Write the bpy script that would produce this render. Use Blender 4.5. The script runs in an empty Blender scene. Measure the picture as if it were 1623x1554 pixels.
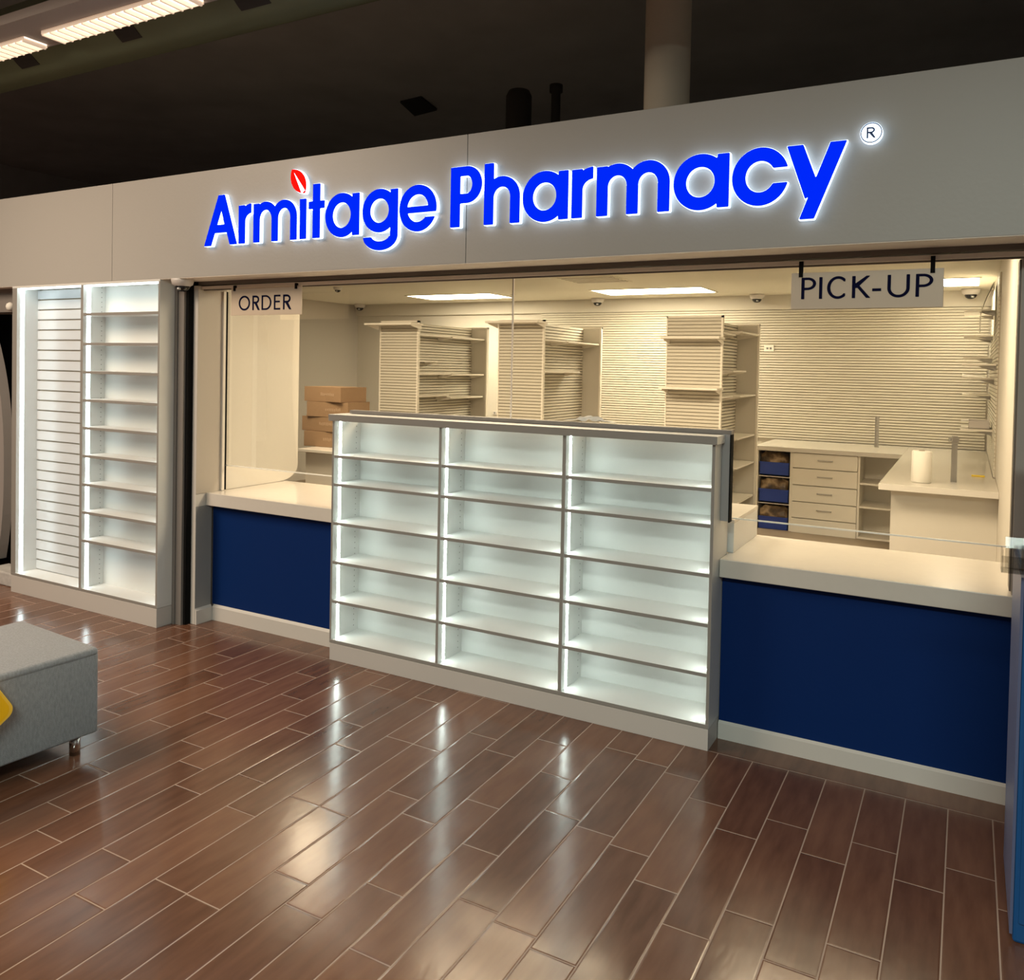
import bpy, bmesh, math, random
import numpy as np
from mathutils import Vector, Matrix
from mathutils.geometry import tessellate_polygon

# ------------------------------------------------------------ camera, world, exposure, fill and room lamps
scn = bpy.context.scene
col = scn.collection
scn.view_settings.view_transform = 'Standard'
scn.view_settings.look = 'None'
scn.view_settings.gamma = 1
scn.view_settings.use_curve_mapping = False
scn.view_settings.exposure = 0.0

H = 1.65
YAW, PIT, ROL, YC = .5053, -.0228, .0199, -3.7106
FPX, CX, CY = 1316.57, 806.40, 612.83
F_ = Vector((-math.sin(YAW)*math.cos(PIT), math.cos(YAW)*math.cos(PIT), math.sin(PIT)))
R_ = Vector((math.cos(YAW), math.sin(YAW), 0)); U_ = R_.cross(F_)
R2 = math.cos(ROL)*R_ + math.sin(ROL)*U_; U2 = -math.sin(ROL)*R_ + math.cos(ROL)*U_
cd = bpy.data.cameras.new('camera'); cam = bpy.data.objects.new('camera', cd); col.objects.link(cam)
m = Matrix.Identity(4)
for i in range(3):
    m[i][0] = R2[i]; m[i][1] = U2[i]; m[i][2] = -F_[i]
m[0][3], m[1][3], m[2][3] = 0, YC, H
cam.matrix_world = m
cd.sensor_fit = 'HORIZONTAL'; cd.sensor_width = 36; cd.lens = FPX/1623*36
cd.shift_x = (811.5-CX)/1623; cd.shift_y = -(777-CY)/1623
cd.clip_start = .05; cd.clip_end = 100
scn.camera = cam

w = bpy.data.worlds.new('world'); scn.world = w; w.use_nodes = True
w.node_tree.nodes['Background'].inputs[0].default_value = (1.0, .86, .74, 1)
w.node_tree.nodes['Background'].inputs[1].default_value = .06

def area(name, loc, rot, sx, sy, power, colr):
    l = bpy.data.lights.new(name, 'AREA'); l.shape = 'RECTANGLE'; l.size = sx; l.size_y = sy
    l.energy = power; l.color = colr
    o = bpy.data.objects.new(name, l); o.location = loc; o.rotation_euler = rot; col.objects.link(o)
    return o
WARM = (1.0, .80, .60)
area('lobby_fill_light', (-5.4, -3.2, 3.7), (0, 0, 0), 1.6, 2.4, 235, WARM)  # these unseen lobby lamps are added as fill light
area('lobby_fill_light', (.5, -5.5, 3.7), (0, 0, 0), 2.4, .6, 250, (.86, 1., .90))
area('lobby_fill_light', (-2.5, -5.0, 4.2), (0, 0, 0), 2.4, 1.2, 30, (1., .86, .72))
area('pharmacy_ceiling_light', (-5.2, 1.6, 2.50), (0, 0, 0), 1.2, .6, 62, (1., .81, .55))  # unseen; stand for troffers hidden by the header, shifted to brighten the counter
area('pharmacy_ceiling_light', (-2.6, 1.25, 2.50), (0, 0, 0), 1.2, .6, 85, (1., .81, .55))
area('pharmacy_ceiling_light', (-.7, 1.6, 2.50), (0, 0, 0), 1.2, .6, 44, (1., .81, .55))

# ------------------------------------------------------------ materials
MATS = {}
def mat(name, c, rough=.5, metal=0, emit=None, es=0, spec=.5, bump=None, var=None, coat=0):
    if name in MATS: return MATS[name]
    mt = bpy.data.materials.new(name); mt.use_nodes = True
    nt = mt.node_tree; b = nt.nodes['Principled BSDF']
    b.inputs['Base Color'].default_value = (*c, 1); b.inputs['Roughness'].default_value = rough
    b.inputs['Metallic'].default_value = metal; b.inputs['Specular IOR Level'].default_value = spec
    b.inputs['Coat Weight'].default_value = coat
    if emit:
        b.inputs['Emission Color'].default_value = (*emit, 1); b.inputs['Emission Strength'].default_value = es
    g = nt.nodes.new('ShaderNodeNewGeometry')
    if var:      # (scale, amount, stretch)
        sc, amt, st = var
        mp = nt.nodes.new('ShaderNodeMapping'); mp.inputs['Scale'].default_value = st
        nz = nt.nodes.new('ShaderNodeTexNoise'); nz.inputs['Scale'].default_value = sc; nz.inputs['Detail'].default_value = 4
        nt.links.new(g.outputs['Position'], mp.inputs[0]); nt.links.new(mp.outputs[0], nz.inputs['Vector'])
        mx = nt.nodes.new('ShaderNodeMix'); mx.data_type = 'RGBA'
        mx.inputs[6].default_value = (*[x*(1-amt) for x in c], 1); mx.inputs[7].default_value = (*[min(1, x*(1+amt)) for x in c], 1)
        nt.links.new(nz.outputs['Fac'], mx.inputs[0]); nt.links.new(mx.outputs[2], b.inputs['Base Color'])
    if bump:     # (scale, distance)
        nz = nt.nodes.new('ShaderNodeTexNoise'); nz.inputs['Scale'].default_value = bump[0]; nz.inputs['Detail'].default_value = 3
        nt.links.new(g.outputs['Position'], nz.inputs['Vector'])
        bp = nt.nodes.new('ShaderNodeBump'); bp.inputs['Distance'].default_value = bump[1]; bp.inputs['Strength'].default_value = 1
        nt.links.new(nz.outputs['Fac'], bp.inputs['Height']); nt.links.new(bp.outputs[0], b.inputs['Normal'])
    MATS[name] = mt
    return mt

LAM = mat('white_laminate', (.68, .68, .66), .40, var=(6, .03, (1, 1, 1)))
LAMD = mat('satin_white_back', (.70, .71, .69), .40)
KICK = mat('white_kick', (.55, .52, .49), .5)
GROOVE = mat('groove_shade_cream', (.45, .40, .32), .8)
GAPD = mat('groove_grey', (.22, .22, .22), .7)
LED = mat('led_white', (1, 1, 1), .4, emit=(.86, 1., .93), es=26)
LED2 = mat('led_white_soft', (1, 1, 1), .4, emit=(.80, .98, 1.0), es=8.5)
EDGEM = mat('grey_front_face', (.27, .255, .235), .5)
LEDCH = mat('aluminium_channel', (.6, .6, .6), .35, metal=.6)
FASC = mat('fascia_panel', (.40, .385, .36), .42, bump=(60, .0004))
GREYF = mat('taupe_grey_frame', (.22, .20, .185), .45)
HEAD = mat('dark_bronze_header', (.15, .13, .11), .45)
ALU = mat('pale_aluminium', (.74, .68, .61), .45)
BLK = mat('black_rubber', (.006, .006, .006), .8, spec=.1)
NAVY = mat('navy_laminate', (.002, .022, .12), .5, spec=.15, bump=(90, .0003))
KBLUE = mat('kiosk_blue', (.004, .075, .24), .4)
QUARTZ = mat('cream_quartz', (.66, .62, .56), .16, var=(25, .03, (1, 1, 1)))
JAMBW = mat('jamb_white', (.64, .61, .565), .5)
JAMBG = mat('jamb_grey_paint', (.30, .30, .29), .6)
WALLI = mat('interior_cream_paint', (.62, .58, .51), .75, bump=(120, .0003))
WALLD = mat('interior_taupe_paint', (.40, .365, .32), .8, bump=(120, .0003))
CEIL = mat('interior_ceiling_paint', (.74, .70, .60), .8)
SLAT = mat('cream_slat', (.66, .62, .53), .5)
SHELF = mat('cream_shelf', (.84, .79, .70), .4)
DARK = mat('black_plenum', (.50, .485, .48), .95, var=(1.2, .3, (1, 1, 1)))
DARKC = mat('dark_plenum_column', (.85, .74, .60), .9)
GREEN = mat('green_grey_duct', (.17, .21, .13), .7, var=(2, .15, (1, 1, 1)))
FIXM = mat('fixture_metal', (.42, .38, .36), .55)
GRILL = mat('vent_black', (.03, .03, .028), .7)
LAMPE = mat('warm_lamp', (1, .9, .8), .5, emit=(1., .83, .66), es=1.7)
LAMPW = mat('louver_glow_white', (.85, .78, .70), .4, emit=(1., .70, .48), es=.42)  # weak emission stands in for lamplight on the louver blades
TROFF = mat('troffer_diffuser', (1, 1, 1), .5, emit=(1., .86, .60), es=29)
PLASTW = mat('white_plastic', (.62, .58, .55), .35)
CAMB = mat('smoked_dome', (.01, .01, .012), .08)
CARD = mat('brown_cardboard', (.235, .145, .078), .8, var=(30, .12, (1, 1, 6)))
CARDP = mat('cardboard_pale_print', (.32, .22, .14), .8)
CHROME = mat('chrome', (.7, .7, .7), .15, metal=1)
METAL = mat('brushed_steel', (.45, .43, .40), .3, metal=.9)
PAPER = mat('paper_white', (.80, .77, .70), .9, bump=(200, .0006))
YEL = mat('yellow_plastic', (.92, .50, .003), .4)
YELO = mat('yellow_tape', (.7, .5, .04), .5)
FABT = mat('grey_woven_fabric', (.255, .265, .28), .95, bump=(420, .002), var=(140, .35, (1, 1, .35)))
BBLUE = mat('blue_tote_plastic', (.02, .055, .32), .35)
SIGNP = mat('cream_acrylic', (.66, .55, .43), .35)
NTXT = mat('navy_vinyl', (.003, .004, .03), .8, spec=.1)
BLUEF = mat('blue_sign_face', (0, .0, .03), .9, spec=0, emit=(0, .022, .95), es=1.0)
REDF = mat('red_sign_face', (.2, 0, 0), .9, spec=0, emit=(1., .008, .004), es=1.0)
RETW = mat('white_sign_return', (.9, .95, 1), .4, emit=(.64, .80, 1.0), es=2.6)
GREYP = mat('pale_grey_panel', (.33, .30, .285), .6)

def glass_mat(name, tint, gloss):
    mt = bpy.data.materials.new(name); mt.use_nodes = True; nt = mt.node_tree; nt.nodes.clear()
    o = nt.nodes.new('ShaderNodeOutputMaterial'); t = nt.nodes.new('ShaderNodeBsdfTransparent'); t.inputs[0].default_value = (*tint, 1)
    g = nt.nodes.new('ShaderNodeBsdfGlossy'); g.inputs['Roughness'].default_value = .01
    f = nt.nodes.new('ShaderNodeFresnel'); f.inputs[0].default_value = 1.45
    mu = nt.nodes.new('ShaderNodeMath'); mu.operation = 'MULTIPLY'; mu.inputs[1].default_value = gloss
    mx = nt.nodes.new('ShaderNodeMixShader')
    nt.links.new(f.outputs[0], mu.inputs[0]); nt.links.new(mu.outputs[0], mx.inputs[0])
    nt.links.new(t.outputs[0], mx.inputs[1]); nt.links.new(g.outputs[0], mx.inputs[2]); nt.links.new(mx.outputs[0], o.inputs[0])
    return mt
GLASS = glass_mat('clear_glass', (.99, .995, .99), .3)
ACRY = glass_mat('clear_acrylic', (.80, .80, .79), .25)
EDGE = mat('polished_glass_edge', (.95, .93, .86), .3)

def drilled(name, yc, pitch):
    mt = LAM.copy(); mt.name = name; nt = mt.node_tree; N = nt.nodes; L = nt.links; b = N['Principled BSDF']
    g = N.new('ShaderNodeNewGeometry'); sx = N.new('ShaderNodeSeparateXYZ'); L.new(g.outputs['Position'], sx.inputs[0])
    def M(op, a, bb=None):
        n = N.new('ShaderNodeMath'); n.operation = op
        for i, v in enumerate((a, bb)):
            if v is None: continue
            if isinstance(v, (int, float)): n.inputs[i].default_value = v
            else: L.new(v, n.inputs[i])
        return n.outputs[0]
    dy = M('SUBTRACT', sx.outputs[1], yc); dz = M('MULTIPLY', M('SUBTRACT', M('FRACT', M('DIVIDE', sx.outputs[2], pitch)), .5), pitch)
    k = M('LESS_THAN', M('ADD', M('MULTIPLY', dy, dy), M('MULTIPLY', dz, dz)), .0028**2)
    mx = N.new('ShaderNodeMix'); mx.data_type = 'RGBA'; src = b.inputs['Base Color'].links[0].from_socket
    L.new(k, mx.inputs[0]); L.new(src, mx.inputs[6]); mx.inputs[7].default_value = (.06, .06, .055, 1); L.new(mx.outputs[2], b.inputs['Base Color'])
    return mt
LAMH = drilled('drilled_laminate', .04, .032)
LAMH2 = drilled('drilled_laminate_tall', -.165, .032)
def mottled():
    mt = bpy.data.materials.new('mottled_brown_bags'); mt.use_nodes = True; nt = mt.node_tree; b = nt.nodes['Principled BSDF']
    g = nt.nodes.new('ShaderNodeNewGeometry'); nz = nt.nodes.new('ShaderNodeTexNoise'); nz.inputs['Scale'].default_value = 9
    nz.inputs['Detail'].default_value = 5; nt.links.new(g.outputs['Position'], nz.inputs['Vector'])
    r = nt.nodes.new('ShaderNodeValToRGB'); e = r.color_ramp.elements
    e[0].position = .42; e[0].color = (.035, .02, .01, 1); e[1].position = .7; e[1].color = (.42, .30, .18, 1)
    k = e.new(.52); k.color = (.12, .07, .03, 1)
    nt.links.new(nz.outputs['Fac'], r.inputs[0]); nt.links.new(r.outputs[0], b.inputs['Base Color'])
    b.inputs['Roughness'].default_value = .35
    bp = nt.nodes.new('ShaderNodeBump'); bp.inputs['Distance'].default_value = .02
    nt.links.new(nz.outputs['Fac'], bp.inputs['Height']); nt.links.new(bp.outputs[0], b.inputs['Normal'])
    return mt
MOTT = mottled()

def floor_mat():
    mt = bpy.data.materials.new('brown_plank_tile'); mt.use_nodes = True; nt = mt.node_tree; N = nt.nodes; L = nt.links
    b = N['Principled BSDF']
    g = N.new('ShaderNodeNewGeometry'); sx = N.new('ShaderNodeSeparateXYZ'); L.new(g.outputs['Position'], sx.inputs[0])
    def M(op, a, bb=None, c=None):
        n = N.new('ShaderNodeMath'); n.operation = op
        for i, v in enumerate((a, bb, c)):
            if v is None: continue
            if isinstance(v, (int, float)): n.inputs[i].default_value = v
            else: L.new(v, n.inputs[i])
        return n.outputs[0]
    X, Y = sx.outputs[0], sx.outputs[1]
    W, LN, G = .1465, .6, .0022
    u = M('DIVIDE', M('ADD', X, .022), W); cl = M('FLOOR', u); fu = M('FRACT', u)
    odd = M('ABSOLUTE', M('MODULO', cl, 2))
    wn = N.new('ShaderNodeTexWhiteNoise'); wn.noise_dimensions = '1D'; L.new(cl, wn.inputs['W'])
    left = M('LESS_THAN', cl, -6.5)
    off = M('ADD', M('MULTIPLY', odd, .16), M('MULTIPLY', M('MULTIPLY', wn.outputs['Value'], left), .45))
    v = M('DIVIDE', M('ADD', M('ADD', Y, .577), off), LN); rw = M('FLOOR', v); fv = M('FRACT', v)
    du = M('MULTIPLY', M('MINIMUM', fu, M('SUBTRACT', 1, fu)), W)
    dv = M('MULTIPLY', M('MINIMUM', fv, M('SUBTRACT', 1, fv)), LN)
    dd = M('MINIMUM', du, dv)
    border = M('GREATER_THAN', Y, -.145)
    dd = M('ADD', dd, M('MULTIPLY', border, 1.0))
    db = M('ABSOLUTE', M('ADD', Y, .145))
    dd = M('MINIMUM', dd, M('ADD', db, M('LESS_THAN', X, -4.3)))
    mask = M('LESS_THAN', dd, G)
    cv = N.new('ShaderNodeCombineXYZ'); L.new(cl, cv.inputs[0]); L.new(rw, cv.inputs[1])
    w2 = N.new('ShaderNodeTexWhiteNoise'); L.new(cv.outputs[0], w2.inputs['Vector'])
    mp = N.new('ShaderNodeMapping'); mp.inputs['Scale'].default_value = (9, 1.6, 1); L.new(g.outputs['Position'], mp.inputs[0])
    nz = N.new('ShaderNodeTexNoise'); nz.inputs['Scale'].default_value = 3; nz.inputs['Detail'].default_value = 6
    L.new(mp.outputs[0], nz.inputs['Vector'])
    nb = N.new('ShaderNodeTexNoise'); nb.inputs['Scale'].default_value = 1.1; L.new(g.outputs['Position'], nb.inputs['Vector'])
    t = M('ADD', M('ADD', M('MULTIPLY', w2.outputs['Value'], .35), M('MULTIPLY', nz.outputs['Fac'], .65)), M('MULTIPLY', M('SUBTRACT', nb.outputs['Fac'], .5), .5))
    cr = N.new('ShaderNodeValToRGB'); e = cr.color_ramp.elements
    e[0].position = .2; e[0].color = (.090, .037, .020, 1); e[1].position = .9; e[1].color = (.215, .103, .061, 1)
    L.new(t, cr.inputs[0])
    mx = N.new('ShaderNodeMix'); mx.data_type = 'RGBA'; L.new(mask, mx.inputs[0]); L.new(cr.outputs[0], mx.inputs[6])
    mx.inputs[7].default_value = (.36, .26, .205, 1); L.new(mx.outputs[2], b.inputs['Base Color'])
    nr = N.new('ShaderNodeTexNoise'); nr.inputs['Scale'].default_value = 2.2; nr.inputs['Detail'].default_value = 5; L.new(g.outputs['Position'], nr.inputs['Vector'])
    ro = M('ADD', M('MULTIPLY', nr.outputs['Fac'], .15), .12)
    ro = M('ADD', ro, M('MULTIPLY', mask, .5)); L.new(ro, b.inputs['Roughness'])
    b.inputs['Specular IOR Level'].default_value = .55
    # low ripple of the glaze, the tile edge bevel
    n3 = N.new('ShaderNodeTexNoise'); n3.inputs['Scale'].default_value = 26; n3.inputs['Detail'].default_value = 2
    mp3 = N.new('ShaderNodeMapping'); mp3.inputs['Scale'].default_value = (1, .45, 1); L.new(g.outputs['Position'], mp3.inputs[0]); L.new(mp3.outputs[0], n3.inputs['Vector'])
    hgt = M('ADD', M('MULTIPLY', n3.outputs['Fac'], .0008), M('MULTIPLY', M('MINIMUM', dd, .006), .25))
    bp = N.new('ShaderNodeBump'); bp.inputs['Distance'].default_value = 1.0; bp.inputs['Strength'].default_value = .55
    L.new(hgt, bp.inputs['Height']); L.new(bp.outputs[0], b.inputs['Normal'])
    return mt
FLOOR = floor_mat()

# ------------------------------------------------------------ geometry helpers
WORLD = {}     # empties' world locations
class MB:
    def __init__(s): s.v = []; s.f = []; s.sm = []; s.mi = {}
    def add(s, vs, fs, smooth=False):
        n = len(s.v); s.v += [tuple(p) for p in vs]; s.f += [tuple(i+n for i in q) for q in fs]; s.sm += [smooth]*len(fs); return s
    def box(s, x0, x1, y0, y1, z0, z1):
        return s.add([(x0, y0, z0), (x1, y0, z0), (x1, y1, z0), (x0, y1, z0), (x0, y0, z1), (x1, y0, z1), (x1, y1, z1), (x0, y1, z1)],
                     [(0, 3, 2, 1), (4, 5, 6, 7), (0, 1, 5, 4), (1, 2, 6, 5), (2, 3, 7, 6), (3, 0, 4, 7)])
    def hexa(s, pts):   # 8 corners in box order
        return s.add(pts, [(0, 3, 2, 1), (4, 5, 6, 7), (0, 1, 5, 4), (1, 2, 6, 5), (2, 3, 7, 6), (3, 0, 4, 7)])
    def lathe(s, cx, cy, prof, n=24, a0=0, smooth=True):
        vs = []
        for r, z in prof:
            for k in range(n):
                a = 2*math.pi*k/n+a0; vs.append((cx+r*math.cos(a), cy+r*math.sin(a), z))
        fs = []
        for j in range(len(prof)-1):
            for k in range(n):
                fs.append((j*n+k, j*n+(k+1) % n, (j+1)*n+(k+1) % n, (j+1)*n+k))
        s.add(vs, fs, smooth)
        m0 = len(s.v)-len(vs)
        s.f.append(tuple(m0+k for k in reversed(range(n)))); s.sm.append(False)
        s.f.append(tuple(m0+(len(prof)-1)*n+k for k in range(n))); s.sm.append(False)
        return s
    def cyl(s, cx, cy, r, z0, z1, n=24): return s.lathe(cx, cy, [(r, z0), (r, z1)], n)
    def prism(s, prof, axis, a0, a1, smooth=False):
        # prof: list of 2D points; axis 'x': (y,z) extruded in x; 'y': (x,z); 'z': (x,y)
        n = len(prof)
        def P(p, a): return {'x': (a, p[0], p[1]), 'y': (p[0], a, p[1]), 'z': (p[0], p[1], a)}[axis]
        vs = [P(p, a0) for p in prof]+[P(p, a1) for p in prof]
        s.add(vs, [(i, (i+1) % n, n+(i+1) % n, n+i) for i in range(n)], smooth)
        m0 = len(s.v)-2*n
        s.f.append(tuple(m0+i for i in reversed(range(n)))); s.sm.append(False)
        s.f.append(tuple(m0+n+i for i in range(n))); s.sm.append(False)
        return s

def link(name, mb, m_, parent=None, bevel=0, recalc=True, front=None):
    vs = np.array(mb.v, float); lo = vs.min(0); hi = vs.max(0)
    o3 = np.array([(lo[0]+hi[0])/2, (lo[1]+hi[1])/2, lo[2]])
    me = bpy.data.meshes.new(name); me.from_pydata([tuple(p) for p in (vs-o3)], [], mb.f)
    me.materials.append(m_)
    for p, s_ in zip(me.polygons, mb.sm): p.use_smooth = s_
    if front:      # front faces of a board take the greyer second material
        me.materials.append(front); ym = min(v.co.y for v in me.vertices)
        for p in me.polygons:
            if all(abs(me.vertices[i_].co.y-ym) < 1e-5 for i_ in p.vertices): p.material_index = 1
    if mb.mi:
        me.materials.append(GROOVE)
        for i_ in mb.mi: me.polygons[i_].material_index = 1
    if recalc:
        bm = bmesh.new(); bm.from_mesh(me); bmesh.ops.recalc_face_normals(bm, faces=bm.faces); bm.to_mesh(me); bm.free()
    o = bpy.data.objects.new(name, me); col.objects.link(o)
    pw = np.array(WORLD.get(parent.name, (0, 0, 0)) if parent else (0, 0, 0))
    if parent: o.parent = parent
    o.location = tuple(o3-pw); WORLD[o.name] = tuple(o3)
    if bevel:
        b = o.modifiers.new('bevel', 'BEVEL'); b.width = bevel; b.segments = 2; b.limit_method = 'ANGLE'
        b.harden_normals = False
    return o
def tag(o, label, cat, group=None):
    o['label'] = label; o['category'] = cat
    if group: o['group'] = group
    return o
def thing(name, label, cat, loc, group=None):
    o = bpy.data.objects.new(name, None); col.objects.link(o); o.location = loc; o.empty_display_size = .1
    WORLD[o.name] = tuple(loc); return tag(o, label, cat, group)
def struct(name, mb, m_, bevel=0):
    o = link(name, mb, m_, bevel=bevel); o['kind'] = 'structure'; return o
def B(*a): return MB().box(*a)
def dup(root, loc, label=None):
    r = root.copy(); col.objects.link(r); r.location = loc
    if label: r['label'] = label
    for ch in list(root.children):
        c = ch.copy(); col.objects.link(c); c.parent = r
        for g_ in ch.children:
            d_ = g_.copy(); col.objects.link(d_); d_.parent = c
    return r

# slatted sheet: grooves between bars on a backing. axis 'x' -> runs along x facing y sign; 'y' -> runs along y facing x sign
def slats(axis, a0, a1, face, back, z0, z1, pitch, gap):
    mb = MB(); n = max(1, round((z1-z0)/pitch)); p = (z1-z0)/n; d = (back-face); mid = face+d*.5
    lo, hi = sorted((mid, back))
    if axis == 'x': mb.box(a0, a1, lo, hi, z0, z1)
    else: mb.box(lo, hi, a0, a1, z0, z1)
    mb.mi = {i: 1 for i in range(6)}
    lo, hi = sorted((face, mid))
    for i in range(n):
        za, zb = z0+i*p+gap/2, z0+(i+1)*p-gap/2
        if axis == 'x': mb.box(a0, a1, lo, hi, za, zb)
        else: mb.box(lo, hi, a0, a1, za, zb)
    return mb

# ------------------------------------------------------------ the setting
struct('floor', B(-13, 5, -9, 8, -.1, 0), FLOOR)
struct('floor_pharmacy', B(-8.2, .2, .66, 6.3, 0, .003), mat('pharmacy_vinyl_floor', (.22, .17, .12), .5))
# the shop's outer box
FZ0, FZ1 = 2.150, 2.7685
mb = MB()
for a, b_ in ((-9.0, -4.7955), (-4.7925, -2.1415), (-2.1385, .55), (.553, 2.6)):
    mb.box(a, b_, -.298, -.285, FZ0, FZ1)
mb.box(-9.0, 2.6, -.285, .1, FZ0, FZ1-.004)
struct('wall_fascia', mb, FASC, bevel=.0015)
struct('trim_16', B(-9.0, 2.6, -.296, -.1, FZ0-.003, FZ0), mat('soffit_bounce_tone', (.82, .77, .70), .6))  # paler plate stands in for light bounced onto the fascia underside
struct('wall_front', B(-5.9, -4.23, 0, .12, 0, FZ0), GREYF)
struct('wall_behind_cabinet', B(-5.86, -4.335, -.12, 0, 0, FZ0), GREYF)
struct('trim_1', B(-4.335, -4.312, -.19, .0, 0, FZ0), GREYF)     # strips between the lit cabinet and the opening
struct('trim_2', B(-4.308, -4.260, -.182, .0, 0, FZ0), GREYF)
struct('trim_3', B(-4.259, -4.241, -.165, .0, 0, FZ0), BLK)  # flush black strip stands in for the dark gap beside the jamb
mb = B(-4.24, -4.228, -.124, .0, 0, FZ0-.03); mb.box(-4.228, -4.204, -.124, 0, 0, FZ0-.03)
struct('trim_4', mb, JAMBW)
mb = B(-4.204, -4.2, -.124, .12, .82, FZ0-.03)
struct('trim_5', mb, mat('beige_jamb', (.46, .41, .355), .5))
struct('trim_6', B(-4.204, -4.2, -.124, 0, 0, .74), JAMBG)
struct('baseboard_left', MB().prism([(-4.2, 0), (-4.186, 0), (-4.188, .085), (-4.2, .1)], 'y', -.124, .0), JAMBW)
mb = B(-4.2, -4.185, .085, .10, .825, 2.10)
struct('trim_7', mb, BLK)
struct('trim_8', B(-4.205, -4.185, .065, .085, .822, 2.10), ALU)
# header band of the opening
struct('trim_9', B(-4.23, 2.4, -.1, .09, 2.125, FZ0), HEAD)
struct('trim_10', B(-4.23, 2.4, -.098, -.03, 2.100, 2.118), ALU, bevel=.001)
struct('trim_11', B(-4.2, 2.4, -.085, -.07, 2.093, 2.1), HEAD)
struct('wall_header_inner', B(-8.2, .35, .1, .2, 2.15, 2.554), WALLI)
# right jamb
struct('wall_jamb_right', B(.165, 2.4, -.02, .11, .74, 2.118), mat('taupe_jamb', (.34, .30, .265), .5))
struct('wall_right_front', B(.2, 2.4, .0, .2, 0, .74), NAVY)
struct('trim_13', B(.158, .165, .0, .10, .83, 2.1), HEAD)
# pharmacy room
struct('wall_back', B(-8.3, .3, 6.3, 6.4, 0, 2.6), WALLI)
struct('trim_14', B(-8.2, .2, 6.24, 6.3, 2.385, 2.554), WALLI)
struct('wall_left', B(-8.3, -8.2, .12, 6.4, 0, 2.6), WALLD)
struct('wall_right', B(.2, .3, .11, 6.4, 0, 2.6), WALLI)
struct('ceiling', B(-8.3, .3, .1, 6.4, 2.554, 2.62), CEIL)
o = struct('wall_back_slatted', slats('x', -5.05, .165, 6.27, 6.3, .88, 2.385, .0305, .010), SLAT)
o = struct('wall_right_slatted', slats('y', 3.62, 6.24, .185, .2, .88, 2.45, .0305, .008), SLAT)
# left privacy return behind the glass, rounded lower back corner
pr = [(.105, .822), (.60, .822)] + [(.60+.17*math.sin(t), .822+.10*(1-math.cos(t))+0.0) for t in [i*math.pi/16 for i in range(1, 9)]] + [(.77, 2.554), (.105, 2.554)]
struct('wall_return_left', MB().prism(pr, 'x', -4.30, -4.2), WALLI)
# dark hall above and around
struct('ceiling_hall', B(-14, 6, -9, 9, 4.6, 4.7), DARK)
struct('wall_hall_back', B(-14, 6, 8.6, 8.7, 0, 4.6), DARK)
struct('wall_hall_right', B(5, 5.1, -9, 8.6, 0, 4.6), DARK)
struct('wall_hall_left', B(-13.1, -13, -9, 8.6, 0, 4.6), DARK)
# the neighbouring opening at the left edge
struct('wall_neighbour', B(-9.0, -5.92, -.2, .0, 1.98, FZ0), GREYF)
struct('wall_neighbour_recess', B(-9.0, -5.9, .25, .3, 0, 2.554), BLK)  # black sheet stands in for the darkness inside the opening

# glass
def pane(name, x0, x1):
    o = struct(name, B(x0, x1, .098, .102, .985, 2.145), GLASS)
    link('glass_edge', B(x0, x1, .096, .104, .979, .985), EDGE, o)
pane('window_1', -4.185, -2.0935)
pane('window_2', -2.0905, .158)
struct('trim_15', B(-2.0955, -2.0885, .0945, .1055, .985, 2.145), ALU)

# ------------------------------------------------------------ counters
t = thing('service_counter', 'cream topped counter with navy front under the order sign', 'counter', (-3.64, .3, 0))
link('countertop', B(-4.2, -3.085, -.047, .655, .74, .82), QUARTZ, t, bevel=.003)
link('front_panel', B(-4.2, -3.085, .012, .03, .1, .74), NAVY, t)
link('kick_board', MB().prism([(.0, 0), (.03, 0), (.03, .10), (.012, .10), (0, .085)], 'x', -4.186, -3.085), JAMBW, t)
link('cabinet_body', B(-4.2, -3.085, .03, .62, 0, .74), LAM, t)
t = thing('service_counter', 'low cream topped counter with navy front under the pick-up sign', 'counter', (-.37, .3, 0))
link('countertop', B(-.942, .195, -.047, .615, .74, .82), QUARTZ, t, bevel=.003)
link('front_panel', B(-.942, .195, .012, .03, .08, .74), NAVY, t)
link('kick_board', MB().prism([(.0, 0), (.03, 0), (.03, .08), (.012, .08), (0, .07)], 'x', -.942, .195), JAMBW, t)
link('cabinet_body', B(-.942, .19, .03, .6, 0, .74), LAM, t)
t = thing('work_counter', 'raised cream counter section directly behind the lit display', 'counter', (-2, .35, 0))
link('worktop', B(-3.0, -.92, .112, .6, .955, .973), QUARTZ, t, bevel=.002)
link('cabinet_body', B(-3.0, -.944, .112, .6, 0, .73).box(-2.99, -.9215, .114, .598, .821, .955), LAM, t)

# ------------------------------------------------------------ lit display in the centre
DX0, DX1, DY = -3.082, -.945, -.152
t = thing('display_cabinet', 'low white display of three lit bays with six levels each', 'display cabinet', (-2.01, -.03, 0))
link('base', B(DX0+.003, DX1-.001, DY, .085, 0, .094), KICK, t, bevel=.001)
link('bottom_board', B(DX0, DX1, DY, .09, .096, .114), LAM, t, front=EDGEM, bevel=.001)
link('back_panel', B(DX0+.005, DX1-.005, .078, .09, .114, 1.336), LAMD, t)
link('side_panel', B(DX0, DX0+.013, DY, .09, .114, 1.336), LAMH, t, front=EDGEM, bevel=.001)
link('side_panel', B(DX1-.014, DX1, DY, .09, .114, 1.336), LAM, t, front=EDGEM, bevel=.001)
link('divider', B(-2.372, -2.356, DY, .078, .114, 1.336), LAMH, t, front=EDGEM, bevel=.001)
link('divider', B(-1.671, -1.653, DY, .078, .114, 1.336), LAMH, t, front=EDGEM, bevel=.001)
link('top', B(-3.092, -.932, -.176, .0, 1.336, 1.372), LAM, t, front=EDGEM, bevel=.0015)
link('back_ledge', B(-3.05, -.905, -.045, .0, 1.374, 1.392), GREYF, t)
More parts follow.
